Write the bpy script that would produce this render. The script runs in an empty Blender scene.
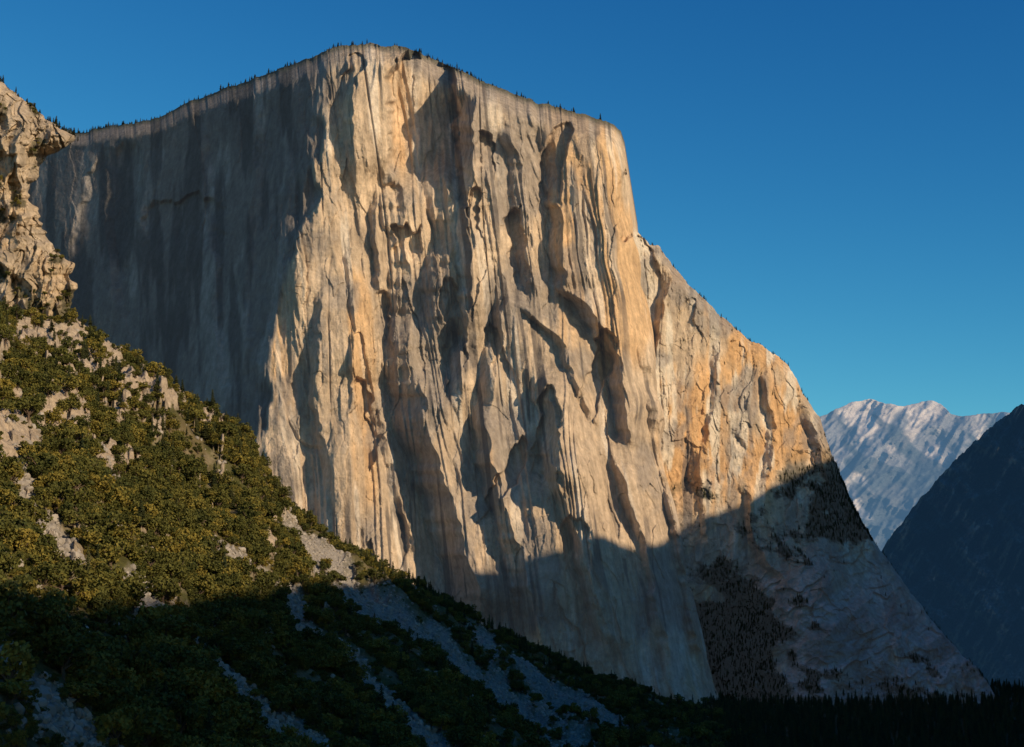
import bpy, math, numpy as np
from mathutils import Vector
rng=np.random.default_rng(7)
F=1576.0; CAMZ=125.0
PITCH=math.atan((640-373.5)/F); cp,sp=math.cos(PITCH),math.sin(PITCH)
def P(u,v,Y):
    x=(u-512)/F; y=(373.5-v)/F
    yw=cp-y*sp; zw=sp+y*cp
    k=Y/yw
    return np.stack([x*k, Y+0*k, CAMZ+zw*k],-1)
# ---------- noise
def h2(ix,iy,s):
    h=(ix*374761393+iy*668265263+s*974634777)&0xffffffff
    h=((h^(h>>13))*1274126177)&0xffffffff
    return ((h^(h>>16))&0xffffff)/float(0xffffff)
def vn(x,y,s=0):
    x=np.asarray(x,float);y=np.asarray(y,float)
    x,y=np.broadcast_arrays(x,y)
    xi=np.floor(x).astype(np.int64);yi=np.floor(y).astype(np.int64)
    fx=x-xi;fy=y-yi
    fx=fx*fx*fx*(fx*(fx*6-15)+10);fy=fy*fy*fy*(fy*(fy*6-15)+10)
    a=h2(xi,yi,s);b=h2(xi+1,yi,s);c=h2(xi,yi+1,s);d=h2(xi+1,yi+1,s)
    return ((a+(b-a)*fx)*(1-fy)+(c+(d-c)*fx)*fy)*2-1
def fbm(x,y,o=4,s=0,g=0.5):
    r=0;a=1;t=0
    for i in range(o):
        r=r+a*vn(x*2**i+i*17.3,y*2**i+i*5.1,s+i*31);t+=a;a*=g
    return r/t
def rid(x,y,o=3,s=0,g=0.5):
    r=0;a=1;t=0
    for i in range(o):
        r=r+a*(1-2*np.abs(vn(x*2**i+i*7.3,y*2**i+i*3.1,s+i*13)));t+=a;a*=g
    return r/t
def cells(x,y,s):
    # Voronoi cells: per-cell random value plus a random tilt -> fractured planar blocks
    xi=np.floor(x).astype(np.int64);yi=np.floor(y).astype(np.int64)
    best=np.full(x.shape,9.0);val=np.zeros(x.shape)
    for a in (-1,0,1):
        for b in (-1,0,1):
            cx=xi+a;cy=yi+b
            px=cx+h2(cx,cy,s);py=cy+h2(cx,cy,s+1)
            dx=x-px;dy=y-py;d=dx*dx+dy*dy
            vv=(h2(cx,cy,s+2)*2-1)+dx*(h2(cx,cy,s+3)*2-1)*1.4+dy*(h2(cx,cy,s+4)*2-1)*0.8
            m=d<best
            best=np.where(m,d,best);val=np.where(m,vv,val)
    return val
def ss(a,b,x):
    t=np.clip((x-a)/(b-a),0,1);return t*t*(3-2*t)
def poly(pts,x):
    p=np.array(pts,float);return np.interp(x,p[:,0],p[:,1])
def mixc(c,col,m):
    return c*(1-m[...,None])+np.array(col)*m[...,None]
def G(u,v,cx,cy,rx,ry):
    return np.exp(-((u-cx)/rx)**2-((v-cy)/ry)**2)
# ---------- mesh
def grid_mesh(name,pos,col,mat,extra=None):
    R,C=pos.shape[:2]
    me=bpy.data.meshes.new(name)
    me.vertices.add(R*C);me.vertices.foreach_set('co',pos.reshape(-1).astype(np.float32))
    i=np.arange(R*C).reshape(R,C)
    q=np.stack([i[:-1,:-1],i[:-1,1:],i[1:,1:],i[1:,:-1]],-1).reshape(-1,4)
    n=len(q)
    me.loops.add(n*4);me.loops.foreach_set('vertex_index',q.reshape(-1).astype(np.int32))
    me.polygons.add(n);me.polygons.foreach_set('loop_start',np.arange(0,n*4,4,dtype=np.int32))
    me.polygons.foreach_set('use_smooth',np.ones(n,bool))
    me.update(calc_edges=True)
    if col is not None:
        a=me.color_attributes.new('Col','FLOAT_COLOR','POINT')
        cc=np.ones((R*C,4),np.float32);cc[:,:3]=np.clip(col.reshape(-1,3),0.005,0.9);a.data.foreach_set('color',cc.reshape(-1))
    me.materials.append(mat)
    ob=bpy.data.objects.new(name,me);bpy.context.scene.collection.objects.link(ob)
    return ob
def rock_mat(name,sx=0.05,sz=0.01,bump=1.0,dist=3.0,haze_glow=None,hs=0,fine=0.35):
    m=bpy.data.materials.new(name);m.use_nodes=True;nt=m.node_tree;N=nt.nodes;L=nt.links
    b=N['Principled BSDF'];b.inputs['Roughness'].default_value=0.95
    b.inputs['Specular IOR Level'].default_value=0.12
    at=N.new('ShaderNodeAttribute');at.attribute_name='Col'
    tc=N.new('ShaderNodeTexCoord');mp=N.new('ShaderNodeMapping');mp.inputs['Scale'].default_value=(sx,sx,sz)
    L.new(tc.outputs['Object'],mp.inputs['Vector'])
    n1=N.new('ShaderNodeTexNoise');n1.inputs['Scale'].default_value=1;n1.inputs['Detail'].default_value=9;n1.inputs['Roughness'].default_value=0.7
    L.new(mp.outputs[0],n1.inputs['Vector'])
    n2=N.new('ShaderNodeTexNoise');n2.inputs['Scale'].default_value=0.07;n2.inputs['Detail'].default_value=8;n2.inputs['Roughness'].default_value=0.75
    L.new(tc.outputs['Object'],n2.inputs['Vector'])
    mr=N.new('ShaderNodeMapRange');mr.inputs[1].default_value=0.3;mr.inputs[2].default_value=0.7;mr.inputs[3].default_value=1-fine;mr.inputs[4].default_value=1+fine
    L.new(n1.outputs[0],mr.inputs[0])
    mr2=N.new('ShaderNodeMapRange');mr2.inputs[1].default_value=0.3;mr2.inputs[2].default_value=0.7;mr2.inputs[3].default_value=0.72;mr2.inputs[4].default_value=1.28
    L.new(n2.outputs[0],mr2.inputs[0])
    mu=N.new('ShaderNodeMath');mu.operation='MULTIPLY';L.new(mr.outputs[0],mu.inputs[0]);L.new(mr2.outputs[0],mu.inputs[1])
    vm=N.new('ShaderNodeVectorMath');vm.operation='SCALE';L.new(at.outputs['Color'],vm.inputs[0]);L.new(mu.outputs[0],vm.inputs['Scale'])
    L.new(vm.outputs[0],b.inputs['Base Color'])
    ad=N.new('ShaderNodeMath');ad.operation='ADD';L.new(n1.outputs[0],ad.inputs[0]);L.new(n2.outputs[0],ad.inputs[1])
    bp=N.new('ShaderNodeBump');bp.inputs['Strength'].default_value=bump;bp.inputs['Distance'].default_value=dist
    L.new(ad.outputs[0],bp.inputs['Height']);L.new(bp.outputs[0],b.inputs['Normal'])
    if haze_glow:
        b.inputs['Emission Color'].default_value=(*haze_glow,1);b.inputs['Emission Strength'].default_value=hs  # constant emission stands in for aerial haze
    return m
granite=rock_mat('granite',0.06,0.014,1.0,6.0,(0.09,0.11,0.14),0.09,0.3)  # faint glow as haze, also lifts the shaded foot of the walls
crag_m=rock_mat('weathered_granite',0.12,0.06,1.0,2.5)
soil_m=rock_mat('slope_soil',0.3,0.3,0.8,1.0)
far_m=rock_mat('granite_haze_glow',0.01,0.006,0.5,10.0,(0.10,0.22,0.37),0.50)  # distance haze put in as an even blue emission
mid_m=rock_mat('forest_slope_haze_glow',0.03,0.03,1.0,14.0,(0.04,0.13,0.28),0.13,0.7)  # haze over the slope is a weak blue glow in the material
def wrap(pos,col,back_r=700,back_t=900,nr=30,ntp=40,tz=-0.03,slopes=0.12,zs=0.0,tx=0.0):
    q=np.linspace(0,1,nr+1)[1:]**1.6
    last=pos[:,-1:,:];ext=np.repeat(last,nr,1).copy()
    ext[...,1]+=q[None,:]*back_r;ext[...,0]+=q[None,:]*back_r*slopes;ext[...,2]+=q[None,:]*back_r*zs
    pos=np.concatenate([pos,ext],1);col=np.concatenate([col,np.repeat(col[:,-1:,:],nr,1)],1)
    q=np.linspace(0,1,ntp+1)[1:]**1.6
    last=pos[-1:,:,:];ext=np.repeat(last,ntp,0).copy()
    ext[...,1]+=q[:,None]*back_t;ext[...,2]+=q[:,None]*back_t*tz;ext[...,0]+=q[:,None]*back_t*tx
    pos=np.concatenate([pos,ext],0);col=np.concatenate([col,np.repeat(col[-1:,:,:],ntp,0)],0)
    return pos,col
def facet(pts,w,A,Ll=30,Lr=30,te=30,k=1.5):
    global Y
    p=np.array(pts,float);p=p[np.argsort(p[:,1])]
    c=np.interp(v,p[:,1],p[:,0])+2.6*vn(v/20,v*0+w,61)+1.4*vn(v/7,v*0+w,62)
    ww=w*(1+0.35*vn(v/35,v*0+A,63))
    m=ss(p[0,1]-2,p[0,1]+te,v)*(1-ss(p[-1,1]-te,p[-1,1]+2,v))
    dd=u-c
    f=np.where(dd<-ww/2,0.5*np.exp((dd+ww/2)/Ll),np.where(dd>ww/2,-0.5*np.exp(-(dd-ww/2)/Lr),-dd/ww))
    Y=Y+A*k*m*f
def recess(cx,cy,rx,ry,A,tilt=0,e=0.14,op=True):
    global Y
    dx=(u-cx-tilt*(v-cy)+5*vn(v/16,u/40,71)+2*vn(v/5,u/9,73))/rx
    dy=(v-cy+7*vn(u/9,v/40,72)+3*vn(u/3.5,v/20,74))/ry
    r=np.abs(dx)**3+np.abs(np.minimum(dy,0) if op else dy)**4
    m=(1-ss(1-e*2,1+e*2,r))
    if op: m=m*(1-ss(0.0,1.6,dy))
    Y=Y+A*m
def cracks(xc,period,vl,seed,width,A,mask=1.0):
    global Y
    n=vn(xc/period,v/vl,seed);m=ss(-0.1,0.35,fbm(u/50,v/120,2,seed+5))*mask
    Y=Y+A*np.exp(-(n/width)**2)*m
# ---------- El Capitan main
sc=1.9
Rr,Cc=900,1000
s=np.linspace(0,1,Cc)[None,:];t=np.linspace(0,1,Rr)[:,None]
rim=[(20,114),(50,124),(75,134),(110,126),(150,120),(190,101),(240,83),(290,66),(312,57),(330,49),(345,45),(370,43),(400,46),(420,53),(450,66),(490,84),(530,100),(570,110),(600,118),(617,124),(626,132),(630,142)]
bot=[(20,450),(250,540),(420,640),(560,700),(640,712),(722,712)]
uT=20+610*s;uB=20+702*s
vT=poly(rim,uT)+3.2*fbm(uT/12,uT*0,5,5,0.6);vB=poly(bot,uB)
u=uB+(uT-uB)*t-14*4*t*(1-t)*s**5+ (5*vn(t*9,t*0,3)+3*vn(t*25,t*0,4))*s**8
v=vB+(vT-vB)*t
ucs=poly([(50,326),(70,322),(150,320),(230,300),(310,284),(400,268),(450,256),(560,240)],v)
nj=16*fbm(v/40,u/60,3,11)+10*fbm(u/8,v/50,3,12)
uc=ucs+nj*np.exp(-np.maximum(ucs-u,0)/18)
hgt=(700-v)
Y=2900+hgt*sc*0.24
dl_=uc-u
left=np.maximum(dl_,0)
lf=0.5*(dl_+np.sqrt(dl_**2+40))
Y=Y+sc*(1.55*np.minimum(lf,120)+1.35*np.maximum(np.minimum(lf,200)-120,0)+1.5*np.maximum(lf-200,0))
dr=np.maximum(-dl_,0)
Y=Y+dr*sc*0.10
Y=Y-90*np.exp(-((u-(560+0.25*(v-400)))/110)**2)*ss(180,620,v)
Y=Y+120*np.exp(-(1-s)/0.035)
cu=s*690
xw=cu+8*fbm(cu/90,v/300,2,21)+2.0*fbm(cu/25,v/70,2,22)
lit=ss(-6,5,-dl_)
md=ss(-0.2,0.5,fbm(cu/80,v/130,3,23));md2=ss(-0.1,0.55,fbm(cu/60+9,v/90,3,24))
rb=30*fbm(xw/62,v/460,2,31)
rb+=10*rid(xw/36,v/380,2,32)*(0.15+0.85*md)
rb+=4.5*rid(xw/15+3,v/190,2,33)*(0.1+0.9*md2)
rb+=1.6*rid(xw/6.5+3,v/110,2,34)*(0.1+0.9*md)
Y=Y-rb*(0.26+0.74*lit)
Y=Y+(3.2*fbm(u/24,v/30,4,41)+1.5*fbm(u/5,v/6,3,42,0.65))*(0.6+0.4*lit)
fl=fbm(xw/30,v/260,2,51)*4
Y=Y-8*(np.floor(fl)+ss(0.65,1,fl-np.floor(fl)))*lit
wx=xw+5*fbm(u/22,v/22,3,55);wy=v+0.25*u+12*fbm(u/26,v/26,3,56)
Y=Y+(9*cells(wx/30,wy/130,440)*(0.35+0.65*md2)+3.2*cells(wx/10,wy/38,450)*(0.1+0.9*md)+1.4*cells(wx/4.6,wy/14,460)*(0.3+0.7*md2))*(0.5+0.5*lit)
cracks(xw,24,460,401,0.03,7,lit);cracks(xw+40,12,300,402,0.05,2.5,lit*md);cracks(cu,60,300,403,0.02,10,lit)
# broad pillars and tongues
Y=Y-45*G(u,v,566,425,30,110)-30*G(u,v,505,500,26,90)-34*G(u,v,600,215,26,110)-30*G(u,v,365,110,24,70)-26*G(u,v,345,440,40,120)-26*G(u,v,492,230,18,130)
facet([(396,350),(412,430),(440,520),(474,625)],30,104,50,55,40)
facet([(388,160),(398,270),(400,372)],20,56,28,40)
facet([(470,85),(464,200),(462,300),(452,410)],16,58,30,26)
facet([(530,365),(545,410),(552,500)],22,56,25,34)
facet([(556,286),(592,318),(616,370),(626,450)],15,46,26,22,18)
facet([(520,305),(560,345),(596,430)],9,24,15,18,15)
facet([(372,180),(378,300)],9,26,15,18)
facet([(474,400),(486,470),(515,560),(535,680)],18,56,25,38)
facet([(540,440),(565,520),(606,660)],13,40,22,28)
facet([(430,150),(442,240),(430,340)],24,66,34,28)
facet([(503,120),(520,200),(530,310)],14,40,20,24)
facet([(545,120),(552,200),(562,300)],17,50,20,24)
facet([(640,330),(655,430),(680,560),(700,680)],11,32,25,18)
facet([(610,450),(640,540),(668,680)],10,28,20,22)
facet([(345,230),(352,330),(350,430)],7,16,15,15)
facet([(318,280),(312,400),(330,500)],8,18,12,14)
facet([(372,400),(390,480),(420,570)],8,20,15,15)
facet([(500,290),(494,350),(480,420)],16,42,22,24)
facet([(350,50),(346,90),(350,150)],9,22,15,15,15)
facet([(120,130),(110,230),(120,330)],12,-14,20,20)
facet([(205,120),(215,250),(225,400)],10,-12,20,20)
facet([(265,90),(255,220),(245,380)],9,-10,15,15)
recess(422,116,34,64,140,0.05)
recess(629,205,10,34,50,0.05,0.14,False)
recess(484,150,8,22,28)
recess(556,160,12,38,46,-0.1)
recess(408,240,14,16,30)
recess(476,210,6,26,28)
recess(517,245,8,34,32,0.1)
recess(362,400,8,24,26)
recess(352,66,8,16,28)
recess(545,428,10,40,32,-0.15)
recess(600,372,11,40,34,-0.3)
recess(497,350,8,26,24,0.3)
recess(575,545,12,30,20)
recess(505,480,9,40,26,-0.4)
recess(452,330,10,50,26,0.1)
recess(382,330,7,40,22)
recess(185,222,38,26,22,0,0.2)
recess(110,210,26,60,22,-0.2,0.3)
Y=Y+110*ss(0.955,1.0,t)**2
pos=P(u,v,Y)
# colours
g=fbm(cu/30,v/160,4,81);g2=fbm(cu/7,v/120,4,82);g3=fbm(u/40,v/40,4,83);g4=fbm(xw/3.2,v/60,3,88)
col=np.zeros(u.shape+(3,))+np.array([0.50,0.385,0.27])
col*= (1+0.25*g3+0.22*g4)[...,None]
org=ss(0.05,0.42,g+0.5*np.exp(-((u-600)/40)**2)*(1-ss(300,370,v))+0.35*np.exp(-((u-310)/30)**2)*ss(230,320,v)+0.35*G(u,v,365,320,25,70)-0.15)
col=mixc(col,[0.62,0.38,0.175],0.65*org*lit)
wht=ss(0.15,0.45,fbm(cu/10,v/130,4,84)+0.3*G(u,v,360,100,25,60)+0.25*G(u,v,590,230,30,90))
col=mixc(col,[0.66,0.58,0.48],0.6*wht*lit)
gry=ss(0.05,0.42,fbm(u/36,v/60,5,86)+0.4*np.exp(-((u-500)/90)**2)*ss(430,600,v)+0.5*np.exp(-(v-vT)/20)+0.5*G(u,v,430,250,30,120)+0.35*G(u,v,525,200,26,90)+0.3*G(u,v,500,430,40,60))
col=mixc(col,[0.245,0.215,0.19],0.66*gry)
blk=ss(0.18,0.40,g2)*ss(-0.2,0.3,fbm(u/60,v/90,3,85)+0.25*gry)
col=mixc(col,[0.11,0.095,0.085],0.78*blk)
shade=1-lit
col=mixc(col,[0.13,0.12,0.117],0.9*shade)  # shade of the west face painted in as darker albedo
col=mixc(col,[0.27,0.245,0.225],shade*0.8*ss(0.1,0.45,fbm(u/14+v/90,v/90,5,87)+0.4*np.exp(-((u-235)/35)**2-((v-340)/70)**2)))
col=mixc(col,[0.045,0.045,0.045],shade*0.75*ss(0.08,0.4,fbm(u/13,v/100,5,89)+0.3*G(u,v,150,250,80,80)))
col=mixc(col,[0.04,0.05,0.03],0.8*ss(0.985,1,t+0*s))
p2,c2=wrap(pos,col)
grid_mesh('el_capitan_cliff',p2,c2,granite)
main_rim=pos[-1].copy()
# ---------- shoulder (east buttress)
Rr2,C2=700,620
s=np.linspace(0,1,C2)[None,:];t=np.linspace(0,1,Rr2)[:,None]
sh=[(615,215),(640,235),(652,243),(665,255),(675,268),(690,285),(720,315),(745,335),(770,352),(785,364),(797,380),(803,395),(812,408),(820,420),(835,460),(850,500),(880,550),(915,600),(945,635),(975,668),(1000,700)]
u=615+385*s+0*t
vT=poly(sh,u[0:1])+5.5*fbm(u[0:1]/12,u[0:1]*0,5,6,0.6)
vB=720+0*u[0:1]
v=vB+(vT-vB)*t
hgt=700-v
Y=3080+hgt*sc*0.30+(u-640)*sc*0.62
Y=Y+ss(815,860,u)*60
# keep the buttress behind the foot of the main wall
Y=Y+110*ss(480,640,v)*(1-ss(700,790,u))
cu=u-0.25*(v-300)*ss(700,900,u)
xw=cu+10*fbm(u/60,v/120,3,121)
md=ss(-0.35,0.45,fbm(u/50,v/70,3,123))
Y=Y-18*rid(xw/60,v/260,2,131)-8*rid(xw/26,v/170,2,132)*(0.3+0.7*md)-3*rid(xw/10,v/90,2,133)*md-1.2*rid(xw/4.5,v/40,2,134)
Y=Y+6*fbm(u/26,v/30,4,141)+1.8*fbm(u/5,v/6,3,142,0.65)
ap=ss(520,640,v+0.25*(860-u))
Y=Y-ap*(v-480)*sc*0.6*ss(735,840,u)
Y=Y-ap*22*rid((u+v)/40,(v-0.5*u)/30,4,151)*ss(700,780,u)
wx=xw+5*fbm(u/22,v/22,3,155);wy=v+0.4*u+12*fbm(u/26,v/26,3,156)
Y=Y+6*cells(wx/22,wy/60,540)*(0.3+0.7*md)+3.4*cells(wx/9,wy/24,550)*(0.3+0.7*md)+1.7*cells(wx/4.5,wy/10,560)+ap*8*cells(wx/15,wy/12,570)
cracks(xw,26,300,411,0.04,6,1-ap);cracks(xw,12,200,412,0.05,3,1-ap)
facet([(668,262),(650,380),(645,480)],10,34,18,25)
facet([(716,330),(712,400),(700,470)],7,14,15,15)
facet([(762,360),(770,430),(760,500)],8,20,18,18)
facet([(800,395),(812,440),(830,500)],9,22,15,15)
facet([(740,470),(752,540),(790,600)],9,20,15,15)
facet([(690,430),(700,500),(704,560)],6,12,15,15)
recess(700,486,10,5,9);recess(733,349,8,8,8);recess(652,265,6,24,24,0.3);recess(690,320,8,20,12,0.2)
Y=Y+60*ss(0.96,1.0,t)**2
pos=P(u,v,Y)
col=np.zeros(u.shape+(3,))+np.array([0.48,0.37,0.255])
col*=(1+0.28*fbm(xw/3.5,v/50,3,188))[...,None]
g=fbm(xw/26,v/70,4,181);g2=fbm(xw/7,v/100,4,182)
org=ss(0.0,0.45,g+0.75*G(u,v,700,425,48,75)+0.2*(u>760)*(v<470))
col=mixc(col,[0.60,0.34,0.135],0.75*org*(1-ss(470,560,v)))
col=mixc(col,[0.66,0.58,0.46],0.8*ss(0.05,0.35,fbm(u/11,v/55,4,184)+0.6*G(u,v,735,415,14,45)+0.25*G(u,v,675,350,20,60)))
col=mixc(col,[0.24,0.21,0.185],0.66*ss(0.05,0.35,fbm(u/22,v/40,5,190)+0.2*(v<300)))
col=mixc(col,[0.12,0.11,0.11],0.75*ss(0.15,0.5,g2)*ss(-0.3,0.3,fbm(u/50,v/70,3,185)))
col=mixc(col,[0.16,0.17,0.18],0.85*G(u,v,740,452,13,30)*ss(-0.4,0.2,fbm(u/8,v/14,3,186)))
col=mixc(col,[0.24,0.22,0.20],0.85*ap*ss(-0.5,0.0,fbm(u/30,v/30,4,189)))
col=mixc(col,[0.46,0.42,0.38],0.8*ap*ss(0.0,0.3,fbm((u+v)/30,(v-u)/60,5,187)+0.25*G(u,v,865,610,70,50)))
vegm=ss(-0.05,0.25,fbm((u+0.7*v)/34,(v-0.5*u)/20,6,288,0.6)+1.0*G(u,v,735,655,60,60)+0.75*G(u,v,835,505,55,40)+0.3*G(u,v,930,695,80,30)-0.2-0.6*G(u,v,870,610,85,50))*ss(450,500,v+0.2*(u-740))
col=mixc(col,[0.030,0.036,0.022],0.92*vegm)
p2,c2=wrap(pos,col,900,900,20,30,-0.25,0.5)
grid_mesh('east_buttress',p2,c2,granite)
sh_pos=pos;sh_veg=vegm;sh_rim=pos[-1].copy()
# ---------- left crag
R3,C3=620,420
t=np.linspace(0,1,R3)[:,None];s=np.linspace(0,1,C3)[None,:]
v=400-(400-70)*t+0*s
uR=poly([(68,-8),(78,0),(90,14),(104,26),(118,44),(126,60),(136,76),(150,60),(165,38),(200,31),(225,42),(245,54),(262,70),(310,73),(345,92),(400,115)],v)
uR=uR+5*vn(v/11,v*0,201)+2.5*vn(v/4,v*0,202)
u=-150+(uR+150)*s
Y=1800+(330-v)*1.2*0.55+60*np.exp(-(uR-u)/14.)
bx=u+8*fbm(u/25,v/25,3,205);by=v+8*fbm(u/25,v/25,3,206)
Y=Y-26*rid(bx/40,by/70,3,210)-11*rid(bx/15,by/32,3,211)-3*rid(bx/6,by/10,2,212)+3*fbm(u/9,v/9,4,213)
Y=Y+7*cells(bx/16,by/34,640)+4*cells(bx/7,by/15,650)+1.8*cells(bx/3.5,by/6,660)
pos=P(u,v,Y)
col=np.zeros(u.shape+(3,))+np.array([0.36,0.285,0.205])
col*=(1+0.35*fbm(u/12,v/18,4,215))[...,None]
col=mixc(col,[0.46,0.33,0.20],0.6*ss(0,0.5,fbm(u/20,v/30,4,216)))
cv=ss(0.15,0.4,fbm(u/18,v/18,5,217)+0.25*ss(250,330,v))
col=mixc(col,[0.07,0.065,0.035],0.85*cv)
p2,c2=wrap(pos,col,130,60,14,10,0.0,-1.3,0.30,-1.0)
grid_mesh('sunlit_crag',p2,c2,crag_m)
crag_pos=pos;crag_cv=cv
crag_edge=pos[480:,-1].copy()
# ---------- foreground slope
R4,C4=760,1150
t=np.linspace(0,1,R4)[:,None];s=np.linspace(0,1,C4)[None,:]
u=-170+960*s+0*t
top=[(-170,250),(0,306),(40,318),(75,328),(115,356),(160,380),(200,414),(245,438),(262,474),(290,516),(340,551),(420,592),(470,620),(510,644),(560,670),(640,698),(700,712),(790,722)]
vT=poly(top,u);vB=790+0*u
v=vB+(vT-vB)*t
Yt=poly([(-170,1650),(75,1750),(250,1900),(450,2300),(720,2900),(790,3000)],u)
Yb=poly([(-170,400),(0,430),(350,760),(720,1400),(790,1500)],u)
Y=1/((1/Yb)*(1-t)+(1/Yt)*t)
pos=P(u,v,Y)
X_,Y_=pos[...,0],pos[...,1]
nz=22*fbm(X_/150,Y_/220,4,301)+12*rid((X_+0.25*Y_)/70,Y_/180,3,302)+3.2*fbm(X_/16,Y_/16,4,303)
def chute(pts,w0,w1):
    p=np.array(pts,float)
    c=np.interp(v,p[:,1],p[:,0]);wv=np.interp(v,[p[0,1],p[-1,1]],[w0,w1])
    c=c+14*fbm(v/30,v*0+w0,4,311)
    m=ss(p[0,1]-6,p[0,1]+12,v)*(1-ss(p[-1,1]-3,p[-1,1]+10,v))
    e=fbm(u/12,v/9,4,312+w0)
    return m*(1-ss(0.5,1.15,np.abs(u-c)/wv+0.8*e))
scree=np.zeros(u.shape)
for a in [([(45,520),(75,560),(135,595),(180,640),(235,690),(335,760)],18,40),
          ([(215,540),(270,575),(300,620),(370,690),(450,770)],8,22),
          ([(285,530),(330,570),(385,610),(470,670),(590,760)],12,34),
          ([(-30,650),(0,690),(40,715),(90,770)],18,36),
          ([(395,585),(450,620),(520,672),(610,730)],7,18),
          ([(95,440),(110,470),(125,500)],6,8),
          ([(20,480),(30,510),(60,545)],8,12)]:
    scree=np.maximum(scree,chute(*a))
oc=np.zeros(u.shape)
for (cx,cy,rx,ry) in [(150,402,46,28),(95,372,34,22),(20,345,60,24),(10,460,34,30),(215,432,18,14),(60,410,34,16),(270,548,8,8),(45,340,50,15),(-60,420,60,60),(110,450,22,14)]:
    oc=np.maximum(oc,np.exp(-((u-cx)/rx)**4-((v-cy)/ry)**4))
oc=ss(0.35,0.6,oc+0.6*fbm(u/12,v/12,4,321))
oc2=ss(0.27,0.45,fbm(u/13,v/10,5,322))*ss(660,480,v)*0.95
oc=np.maximum(oc,oc2)
blocks=0.8*rid(X_/26+Y_/90,Y_/50,3,323)+0.3*rid(X_/9,Y_/15,2,324)+0.5*cells(X_/9,Y_/22,670)
nz=nz-4*scree+oc*(6+9*blocks)*np.clip(Y_/1500,0.4,1)+scree*(1.2*fbm(X_/3,Y_/5,3,325))
pos[...,2]+=nz*np.clip(Y_/1100,0.5,1.2)*(1-0.55*ss(0.93,1,t))
col=np.zeros(u.shape+(3,))+np.array([0.12,0.095,0.045])
col=mixc(col,[0.07,0.068,0.022],ss(-0.2,0.3,fbm(X_/30,Y_/40,5,331)))
col=mixc(col,[0.20,0.16,0.10],0.7*ss(0.15,0.45,fbm(X_/14,Y_/20,5,332)))
col=mixc(col,[0.25,0.225,0.195],scree)
col=mixc(col,[0.34,0.27,0.195],oc)
veg=(1-scree)*(1-0.85*oc)
q=np.linspace(0,1,31)[1:]**1.3
last=pos[-1:,:,:];ext=np.repeat(last,30,0).copy();ext[...,1]+=q[:,None]*900;ext[...,2]-=q[:,None]*330
grid_mesh('talus_slope',np.concatenate([pos,ext],0),np.concatenate([col,np.repeat(col[-1:],30,0)],0),soil_m)
sl_pos=pos;sl_u=u;sl_v=v;sl_veg=veg;sl_scree=scree;sl_oc=oc
# ---------- distant mountains
def ridge(name,top,vb,Yfun,mat,colfun,amp,u0,u1,R=360,C=520,seed=400,bk=2500,k=1.0,fa=0.25,ta=1.5):
    t=np.linspace(0,1,R)[:,None];s=np.linspace(0,1,C)[None,:]
    u=u0+(u1-u0)*s+0*t
    vT=poly(top,u)+ta*fbm(u/9,u*0,5,seed,0.7);v=vb+(vT-vb)*t
    Y=Yfun(u,v)
    Y=Y-amp*(rid((u+k*v)/60,(v-0.4*u)/95,4,seed+1)+fa*rid(u/14+v/30,v/30,3,seed+2)+0.05*fbm(u/3,v/3,3,seed+3))
    pos=P(u,v,Y);col=colfun(u,v)
    p,c=wrap(pos,col,bk*0.1,bk,4,20,-0.35,0)
    grid_mesh(name,p,c,mat);return pos,u,v
def cf(u,v):
    c=np.zeros(u.shape+(3,))+np.array([0.12,0.12,0.125])
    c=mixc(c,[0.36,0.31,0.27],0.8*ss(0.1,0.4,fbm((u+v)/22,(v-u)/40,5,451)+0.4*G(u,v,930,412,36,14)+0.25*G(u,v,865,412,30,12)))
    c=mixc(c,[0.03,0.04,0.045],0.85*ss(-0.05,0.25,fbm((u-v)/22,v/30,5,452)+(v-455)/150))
    return c
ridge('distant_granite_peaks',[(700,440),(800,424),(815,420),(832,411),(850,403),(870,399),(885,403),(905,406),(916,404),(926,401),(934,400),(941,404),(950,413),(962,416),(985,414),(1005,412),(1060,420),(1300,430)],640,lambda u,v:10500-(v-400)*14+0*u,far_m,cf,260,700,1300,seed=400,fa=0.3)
def cf2(u,v):
    c=np.zeros(u.shape+(3,))+np.array([0.024,0.034,0.028])
    c=mixc(c,[0.14,0.135,0.12],0.8*ss(0.1,0.4,fbm((u+v)/26,(v-u)/16,6,461,0.6)))
    return c*(1+0.8*fbm(u/2.5,v/2.5,2,462))[...,None]
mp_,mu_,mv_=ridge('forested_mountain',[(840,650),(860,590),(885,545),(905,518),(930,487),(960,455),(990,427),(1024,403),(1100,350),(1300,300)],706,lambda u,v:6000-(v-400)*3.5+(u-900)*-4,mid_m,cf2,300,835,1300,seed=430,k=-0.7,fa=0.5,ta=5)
# ---------- south valley ridge (casts the evening shadow)
AZ=math.radians(53);EL=math.radians(22);TE=math.tan(EL)
Sx,Sy=math.sin(AZ),-math.cos(AZ)
cr=[]
for (uu,vv,YY,Lh) in [(-120,610,500,1250),(0,606,590,1250),(70,598,680,1300),(170,598,860,1350),(260,585,1150,1450),(330,583,1600,1550),(415,578,2880,1850),(450,566,2830,1850),(490,550,2820,1850),(560,530,2800,1800),(600,517,2810,1800),(655,508,2860,1750),(690,526,2950,1750),(740,500,3250,1700),(790,474,3420,1700),(835,449,3560,1700)]:
    p=P(float(uu),float(vv),float(YY));cr.append((p[0]+Sx*Lh,p[1]+Sy*Lh,p[2]+Lh*TE))
cr=np.array(cr);cr=cr[np.argsort(cr[:,1])]
cr=np.concatenate([[(cr[0][0]-100,cr[0][1]-700,cr[0][2]-60)],cr,[(cr[-1][0]+900,cr[-1][1]+500,cr[-1][2]+300)],[(cr[-1][0]+2600,cr[-1][1]+1500,cr[-1][2]+500)]])
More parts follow.
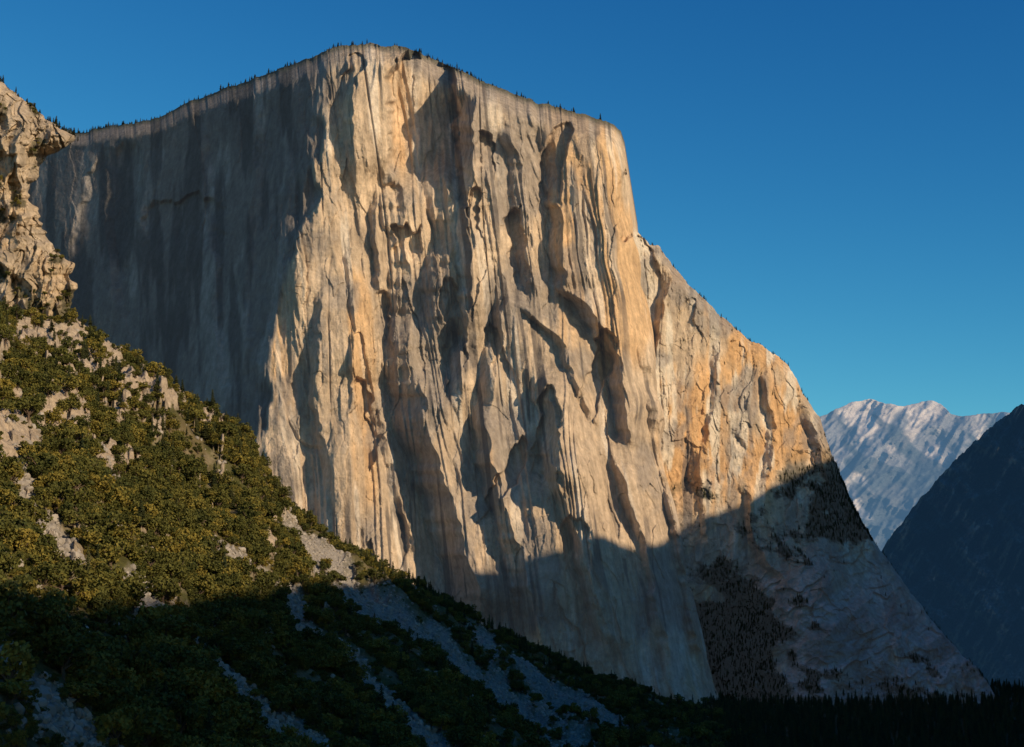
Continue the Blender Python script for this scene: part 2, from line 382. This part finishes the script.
dl=np.concatenate([[0],np.cumsum(np.linalg.norm(np.diff(cr[:,:2],axis=0),axis=1))])
q=np.linspace(0,dl[-1],700)
cx,cy,cz=[np.interp(q,dl,cr[:,i]) for i in range(3)]
cz=cz+16*fbm(q/90,q*0,5,501)
h=np.linspace(-1,1,121)
off=np.sign(h)*np.abs(h)**1.15
X=cx[:,None]+off[None,:]*np.where(off<0,cz[:,None]*0.5,cz[:,None]*1.1)*0.9
Yg=cy[:,None]-off[None,:]*cz[:,None]*0.25
Z=cz[:,None]*(1-np.abs(h)[None,:])-5
nzr=30*fbm(X/120,Yg/120,5,502)*np.minimum(1,np.abs(h)[None,:]*4)
pr=np.stack([X+nzr,Yg,Z+nzr*0.5],-1)
cc_=np.zeros(X.shape+(3,))+np.array([0.2,0.19,0.17])
cc_=mixc(cc_,[0.04,0.05,0.03],ss(-0.2,0.2,fbm(X/150,Z/120,4,503)))
grid_mesh('south_valley_ridge',pr,cc_,crag_m)
# ---------- valley floor
gx=np.sign(np.linspace(-1,1,261))*np.abs(np.linspace(-1,1,261))**2*30000;gy=-4000+np.linspace(0,1,261)**1.6*50000
GX,GY=np.meshgrid(gx,gy);gz=4*fbm(GX/300,GY/300,3,601)
cg=np.zeros(GX.shape+(3,))+np.array([0.05,0.06,0.03])
grid_mesh('valley_floor',np.stack([GX,GY,gz],-1),cg,soil_m)
# ---------- vegetation prototypes
def leaf_mat(name,c1,c2,c3=None):
    m=bpy.data.materials.new(name);m.use_nodes=True;nt=m.node_tree;N=nt.nodes;L=nt.links
    b=N['Principled BSDF'];b.inputs['Roughness'].default_value=0.8;b.inputs['Specular IOR Level'].default_value=0.15
    oi=N.new('ShaderNodeObjectInfo');ge=N.new('ShaderNodeNewGeometry')
    ad=N.new('ShaderNodeMath');ad.operation='MULTIPLY_ADD';ad.inputs[1].default_value=0.3
    ml=N.new('ShaderNodeMath');ml.operation='MULTIPLY';ml.inputs[1].default_value=0.7
    L.new(oi.outputs['Random'],ml.inputs[0]);L.new(ge.outputs['Random Per Island'],ad.inputs[0]);L.new(ml.outputs[0],ad.inputs[2])
    cr=N.new('ShaderNodeValToRGB');cr.color_ramp.elements[0].color=(*c1,1);cr.color_ramp.elements[1].color=(*c2,1)
    if c3:
        e=cr.color_ramp.elements.new(0.6);e.color=(*c3,1)
    L.new(ad.outputs[0],cr.inputs[0]);L.new(cr.outputs[0],b.inputs['Base Color'])
    return m
bark=bpy.data.materials.new('bark');bark.use_nodes=True;bark.node_tree.nodes['Principled BSDF'].inputs['Base Color'].default_value=(0.09,0.06,0.04,1);bark.node_tree.nodes['Principled BSDF'].inputs['Roughness'].default_value=0.9
oakm=leaf_mat('oak_leaves',(0.034,0.044,0.012),(0.26,0.19,0.035),(0.11,0.105,0.024))
conm=leaf_mat('conifer_needles',(0.018,0.028,0.012),(0.07,0.07,0.022))
boulm=leaf_mat('talus_granite',(0.15,0.135,0.12),(0.36,0.32,0.27))
def proto(name,V,Fc,mi,mats):
    me=bpy.data.meshes.new(name);me.from_pydata(V,[],Fc)
    for m in mats: me.materials.append(m)
    me.polygons.foreach_set('material_index',mi);me.update()
    return bpy.data.objects.new(name,me)
def tube(V,Fc,mi,a,b,r0,r1,n=6):
    a=Vector(a);b=Vector(b);dz=(b-a).normalized();x=dz.orthogonal().normalized();y=dz.cross(x)
    k=len(V)
    for (p,r) in ((a,r0),(b,r1)):
        for i in range(n):
            an=2*math.pi*i/n;V.append(tuple(p+x*(r*math.cos(an))+y*(r*math.sin(an))))
    for i in range(n):
        Fc.append((k+i,k+(i+1)%n,k+n+(i+1)%n,k+n+i));mi.append(0)
def leafq(V,Fc,mi,c,sz,r):
    n=Vector(r.normal(size=3)).normalized();n.z=abs(n.z)*0.8+0.2;n.normalize();x=n.orthogonal().normalized();y=n.cross(x);k=len(V)
    for (a,b) in ((-1,-.6),(.2,-1),(1,.3),(-.3,1)):
        V.append(tuple(c+x*(a*sz*(0.7+0.6*r.random()))+y*(b*sz*(0.7+0.6*r.random()))))
    Fc.append((k,k+1,k+2,k+3));mi.append(1)
def oak(seed,flat=0.75):
    r=np.random.default_rng(seed);V=[];Fc=[];mi=[]
    tube(V,Fc,mi,(0,0,-0.3),(0.03,0,0.35),0.05,0.035)
    for k in range(9):
        a=k*2.4+r.random();rad=0.12+0.3*r.random();z=0.34+0.42*r.random()*(1-rad)
        c=Vector((math.cos(a)*rad,math.sin(a)*rad,z*flat/0.75))
        tube(V,Fc,mi,(0.02,0,0.25+0.1*r.random()),c,0.025,0.008,4)
        R=0.13+0.12*r.random()
        for j in range(80):
            dv=Vector(r.normal(size=3)).normalized()*R*(0.6+0.45*r.random())
            dv.z*=0.75
            leafq(V,Fc,mi,c+dv,0.030+0.02*r.random(),r)
    return proto('oak_tree_form',V,Fc,mi,[bark,oakm])
def conifer(seed,wd=0.17):
    r=np.random.default_rng(seed);V=[];Fc=[];mi=[]
    tube(V,Fc,mi,(0,0,-0.05),(0,0,0.98),0.018,0.003)
    z=0.12+0.1*r.random()
    while z<0.99:
        w=wd*(1-z)**0.7*(0.7+0.6*r.random())+0.014
        nb=6 if z<0.8 else 4;a0=r.random()*6
        for i in range(nb):
            if r.random()<0.12: continue
            a=a0+i*2*math.pi/nb+0.3*r.normal();l=w*(0.7+0.5*r.random());dx,dy=math.cos(a),math.sin(a);px,py=-dy,dx
            k=len(V);h_=0.02+0.02*r.random();q_=l*0.35
            V+= [(0,0,z+h_),(dx*l*.55+px*q_,dy*l*.55+py*q_,z-0.2*l),(dx*l,dy*l,z-0.35*l+0.01),(dx*l*.55-px*q_,dy*l*.55-py*q_,z-0.2*l)]
            Fc.append((k,k+1,k+2,k+3));mi.append(1)
            for _ in range(2):
                f=0.4+0.6*r.random();leafq(V,Fc,mi,Vector((dx*l*f,dy*l*f,z-0.25*l*f)),0.018,r)
        z+=0.028+0.015*r.random()
    return proto('conifer_form',V,Fc,mi,[bark,conm])
def boulder(seed):
    import bmesh
    r=np.random.default_rng(seed);bm=bmesh.new();bmesh.ops.create_icosphere(bm,subdivisions=2,radius=0.5)
    for _ in range(7):
        n=Vector(r.normal(size=3)).normalized();dd=0.27+0.12*r.random()
        for vv in bm.verts:
            e=vv.co.dot(n)-dd
            if e>0: vv.co-=n*e
    me=bpy.data.meshes.new('boulder_form');bm.to_mesh(me);bm.free();me.materials.append(boulm)
    return bpy.data.objects.new('boulder_form',me)
def coll(name,obs):
    c=bpy.data.collections.new(name)
    for o in obs:c.objects.link(o)
    return c
C_oak=coll('oak_forms',[oak(i,0.65+0.08*i) for i in range(5)])
C_con=coll('conifer_forms',[conifer(i+20,0.16+0.05*(i%3)) for i in range(5)])
C_bld=coll('boulder_forms',[boulder(i+50) for i in range(4)])
def scatter(name,pts,scl,cl,nform,tilt=0.08,full=False):
    n=len(pts);me=bpy.data.meshes.new(name);me.vertices.add(n);me.vertices.foreach_set('co',np.asarray(pts,np.float32).reshape(-1))
    a=me.attributes.new('scl','FLOAT_VECTOR','POINT');sv=np.repeat(np.asarray(scl)[:,None],3,1)*(0.8+0.4*rng.random((n,3)));a.data.foreach_set('vector',sv.astype(np.float32).reshape(-1))
    a=me.attributes.new('rot','FLOAT_VECTOR','POINT');rv=rng.normal(size=(n,3))*tilt
    if full: rv=rng.random((n,3))*6.28
    rv[:,2]=rng.random(n)*6.283;a.data.foreach_set('vector',rv.astype(np.float32).reshape(-1))
    a=me.attributes.new('idx','INT','POINT');a.data.foreach_set('value',rng.integers(0,nform,n).astype(np.int32))
    ob=bpy.data.objects.new(name,me);bpy.context.scene.collection.objects.link(ob)
    ng=bpy.data.node_groups.new(name+'_scatter','GeometryNodeTree')
    ng.interface.new_socket('Geometry',in_out='INPUT',socket_type='NodeSocketGeometry');ng.interface.new_socket('Geometry',in_out='OUTPUT',socket_type='NodeSocketGeometry')
    N=ng.nodes;L=ng.links;gi=N.new('NodeGroupInput');go=N.new('NodeGroupOutput')
    ci=N.new('GeometryNodeCollectionInfo');ci.inputs['Collection'].default_value=cl;ci.inputs['Separate Children'].default_value=True;ci.inputs['Reset Children'].default_value=True
    ip=N.new('GeometryNodeInstanceOnPoints');ip.inputs['Pick Instance'].default_value=True
    def na(nm,ty):
        x=N.new('GeometryNodeInputNamedAttribute');x.data_type=ty;x.inputs['Name'].default_value=nm
        return [o for o in x.outputs if o.enabled and o.name=='Attribute'][0]
    L.new(gi.outputs[0],ip.inputs['Points']);L.new(ci.outputs[0],ip.inputs['Instance'])
    L.new(na('idx','INT'),ip.inputs['Instance Index']);L.new(na('scl','FLOAT_VECTOR'),ip.inputs['Scale']);L.new(na('rot','FLOAT_VECTOR'),ip.inputs['Rotation'])
    L.new(ip.outputs[0],go.inputs[0])
    md=ob.modifiers.new('scatter','NODES');md.node_group=ng
    return ob
def sample(pos,w,n):
    a=np.linalg.norm(np.cross(pos[1:,:-1]-pos[:-1,:-1],pos[:-1,1:]-pos[:-1,:-1]),axis=-1)
    p=(a*w[:-1,:-1]).reshape(-1);p=p/p.sum()
    k=rng.choice(len(p),n,p=p);C=pos.shape[1]-1
    i,j=k//C,k%C
    f=rng.random((n,1));g=rng.random((n,1))
    return pos[i,j]+(pos[i+1,j]-pos[i,j])*f+(pos[i,j+1]-pos[i,j])*g,i,j
Xs,Ys=sl_pos[...,0],sl_pos[...,1]
dens=sl_veg*(0.08+ss(-0.3,0.15,fbm(Xs/45,Ys/60,4,701)))
dens=dens*(sl_scree<0.3)*(sl_u>-120)
near=(1500/np.maximum(Ys,400))
pts,i,j=sample(sl_pos,dens*near,8500)
scatter('oak_woodland',pts-np.array([0,0,1.4]),7+12*rng.random(len(pts))**1.8,C_oak,5)
pts,i,j=sample(sl_pos,(sl_scree<0.45)*(1-0.85*sl_oc)*(sl_u>-120)*near**1.6,9000)
scatter('slope_shrubs',pts-np.array([0,0,0.4]),2+3*rng.random(len(pts)),C_oak,5)
pts,i,j=sample(sl_pos,dens*(sl_scree<0.1)*(0.25+ss(0.8,1,np.linspace(0,1,R4))[:,None]*1.5),1400)
scatter('conifer_woodland',pts-np.array([0,0,0.5]),9+12*rng.random(len(pts)),C_con,5,0.03)
pts,i,j=sample(sl_pos,(sl_scree>0.25)*1.0*near+0.05*near,30000)
scatter('talus_boulders',pts,1.0+5*rng.random(len(pts))**4,C_bld,4,full=True)
def rimpts(rim,n,back,sd):
    k=rng.integers(0,len(rim)-1,n);f=rng.random((n,1));p=rim[k]*(1-f)+rim[k+1]*f
    keep=(fbm(k/25.,k*0,3,sd)+0.30>rng.random(n)*0.7-0.1)
    b=rng.random(n)**1.5*back;p[:,1]+=b;p[:,2]-=0.03*b
    return p[keep]
rp=np.concatenate([rimpts(main_rim[:960],2200,160,801),rimpts(main_rim[:260],1200,200,802),rimpts(main_rim[480:760],500,120,805)])
scatter('rim_forest',rp-np.array([0,0,2.0]),5+10*rng.random(len(rp))**1.8,C_con,5,0.03)
rp=rimpts(sh_rim[30:560],420,60,803);scatter('buttress_rim_trees',rp-np.array([0,0,2]),5+7*rng.random(len(rp)),C_con,5,0.03)
pts,i,j=sample(sh_pos,sh_veg**2+0.004,5500)
scatter('buttress_forest',pts-np.array([0,0,2.5]),5+7*rng.random(len(pts)),C_con,5,0.03)
pts,i,j=sample(crag_pos,(crag_cv>0.5)*1.0,600)
scatter('crag_shrubs',pts,4+5*rng.random(len(pts)),C_oak,5)
k=rng.integers(0,len(crag_edge),110);scatter('crag_pines',crag_edge[k]+rng.normal(size=(110,3))*[4,6,0]-[8,-8,2],7+7*rng.random(110),C_con,5,0.03)
n=16000;yy=1300+rng.random(n)**1.3*3600;xx=(rng.random(n)*0.75-0.28)*yy
scatter('valley_forest',np.stack([xx,yy,np.zeros(n)],-1),14+14*rng.random(n),C_con,5,0.02)
# ---------- light
sc_=bpy.context.scene
w=bpy.data.worlds.new('World');sc_.world=w;w.use_nodes=True;nt=w.node_tree;N=nt.nodes;L=nt.links
bg=N['Background'];sk=N.new('ShaderNodeTexSky');sk.sky_type='NISHITA';sk.sun_disc=False
sk.sun_elevation=EL;sk.sun_rotation=math.atan2(Sx,Sy);sk.altitude=1200;sk.air_density=1.0;sk.dust_density=0.6;sk.ozone_density=3.0
sep=N.new('ShaderNodeSeparateColor');com=N.new('ShaderNodeCombineColor');L.new(sk.outputs[0],sep.inputs[0])
def mth(op,a,b):
    x=N.new('ShaderNodeMath');x.operation=op
    L.new(a,x.inputs[0]);x.inputs[1].default_value=b;return x.outputs[0]
for ch,(ex,kk) in enumerate([(2.3,3.9),(1.55,2.25),(1.03,1.25)]):
    o=mth('MULTIPLY',sep.outputs[ch],0.09);o=mth('MINIMUM',o,0.85);o=mth('POWER',o,ex);o=mth('MULTIPLY',o,kk/0.1);L.new(o,com.inputs[ch])
L.new(com.outputs[0],bg.inputs[0]);bg.inputs[1].default_value=0.1
sl=bpy.data.lights.new('sun','SUN');sl.energy=5;sl.angle=math.radians(0.5);sl.color=(1.0,0.78,0.52)
so=bpy.data.objects.new('sun',sl);sc_.collection.objects.link(so)
dv=Vector((Sx*math.cos(EL),Sy*math.cos(EL),math.sin(EL)));so.rotation_euler=dv.to_track_quat('Z','Y').to_euler();so.location=(2000,-1000,3000)
cam=bpy.data.cameras.new('camera');co=bpy.data.objects.new('camera',cam);sc_.collection.objects.link(co)
co.location=(0,0,CAMZ);co.rotation_euler=(math.pi/2+PITCH,0,0);cam.sensor_width=36;cam.lens=F*36/1024;cam.clip_start=1;cam.clip_end=100000
sc_.camera=co
sc_.view_settings.view_transform='Standard';sc_.view_settings.look='None';sc_.view_settings.exposure=0
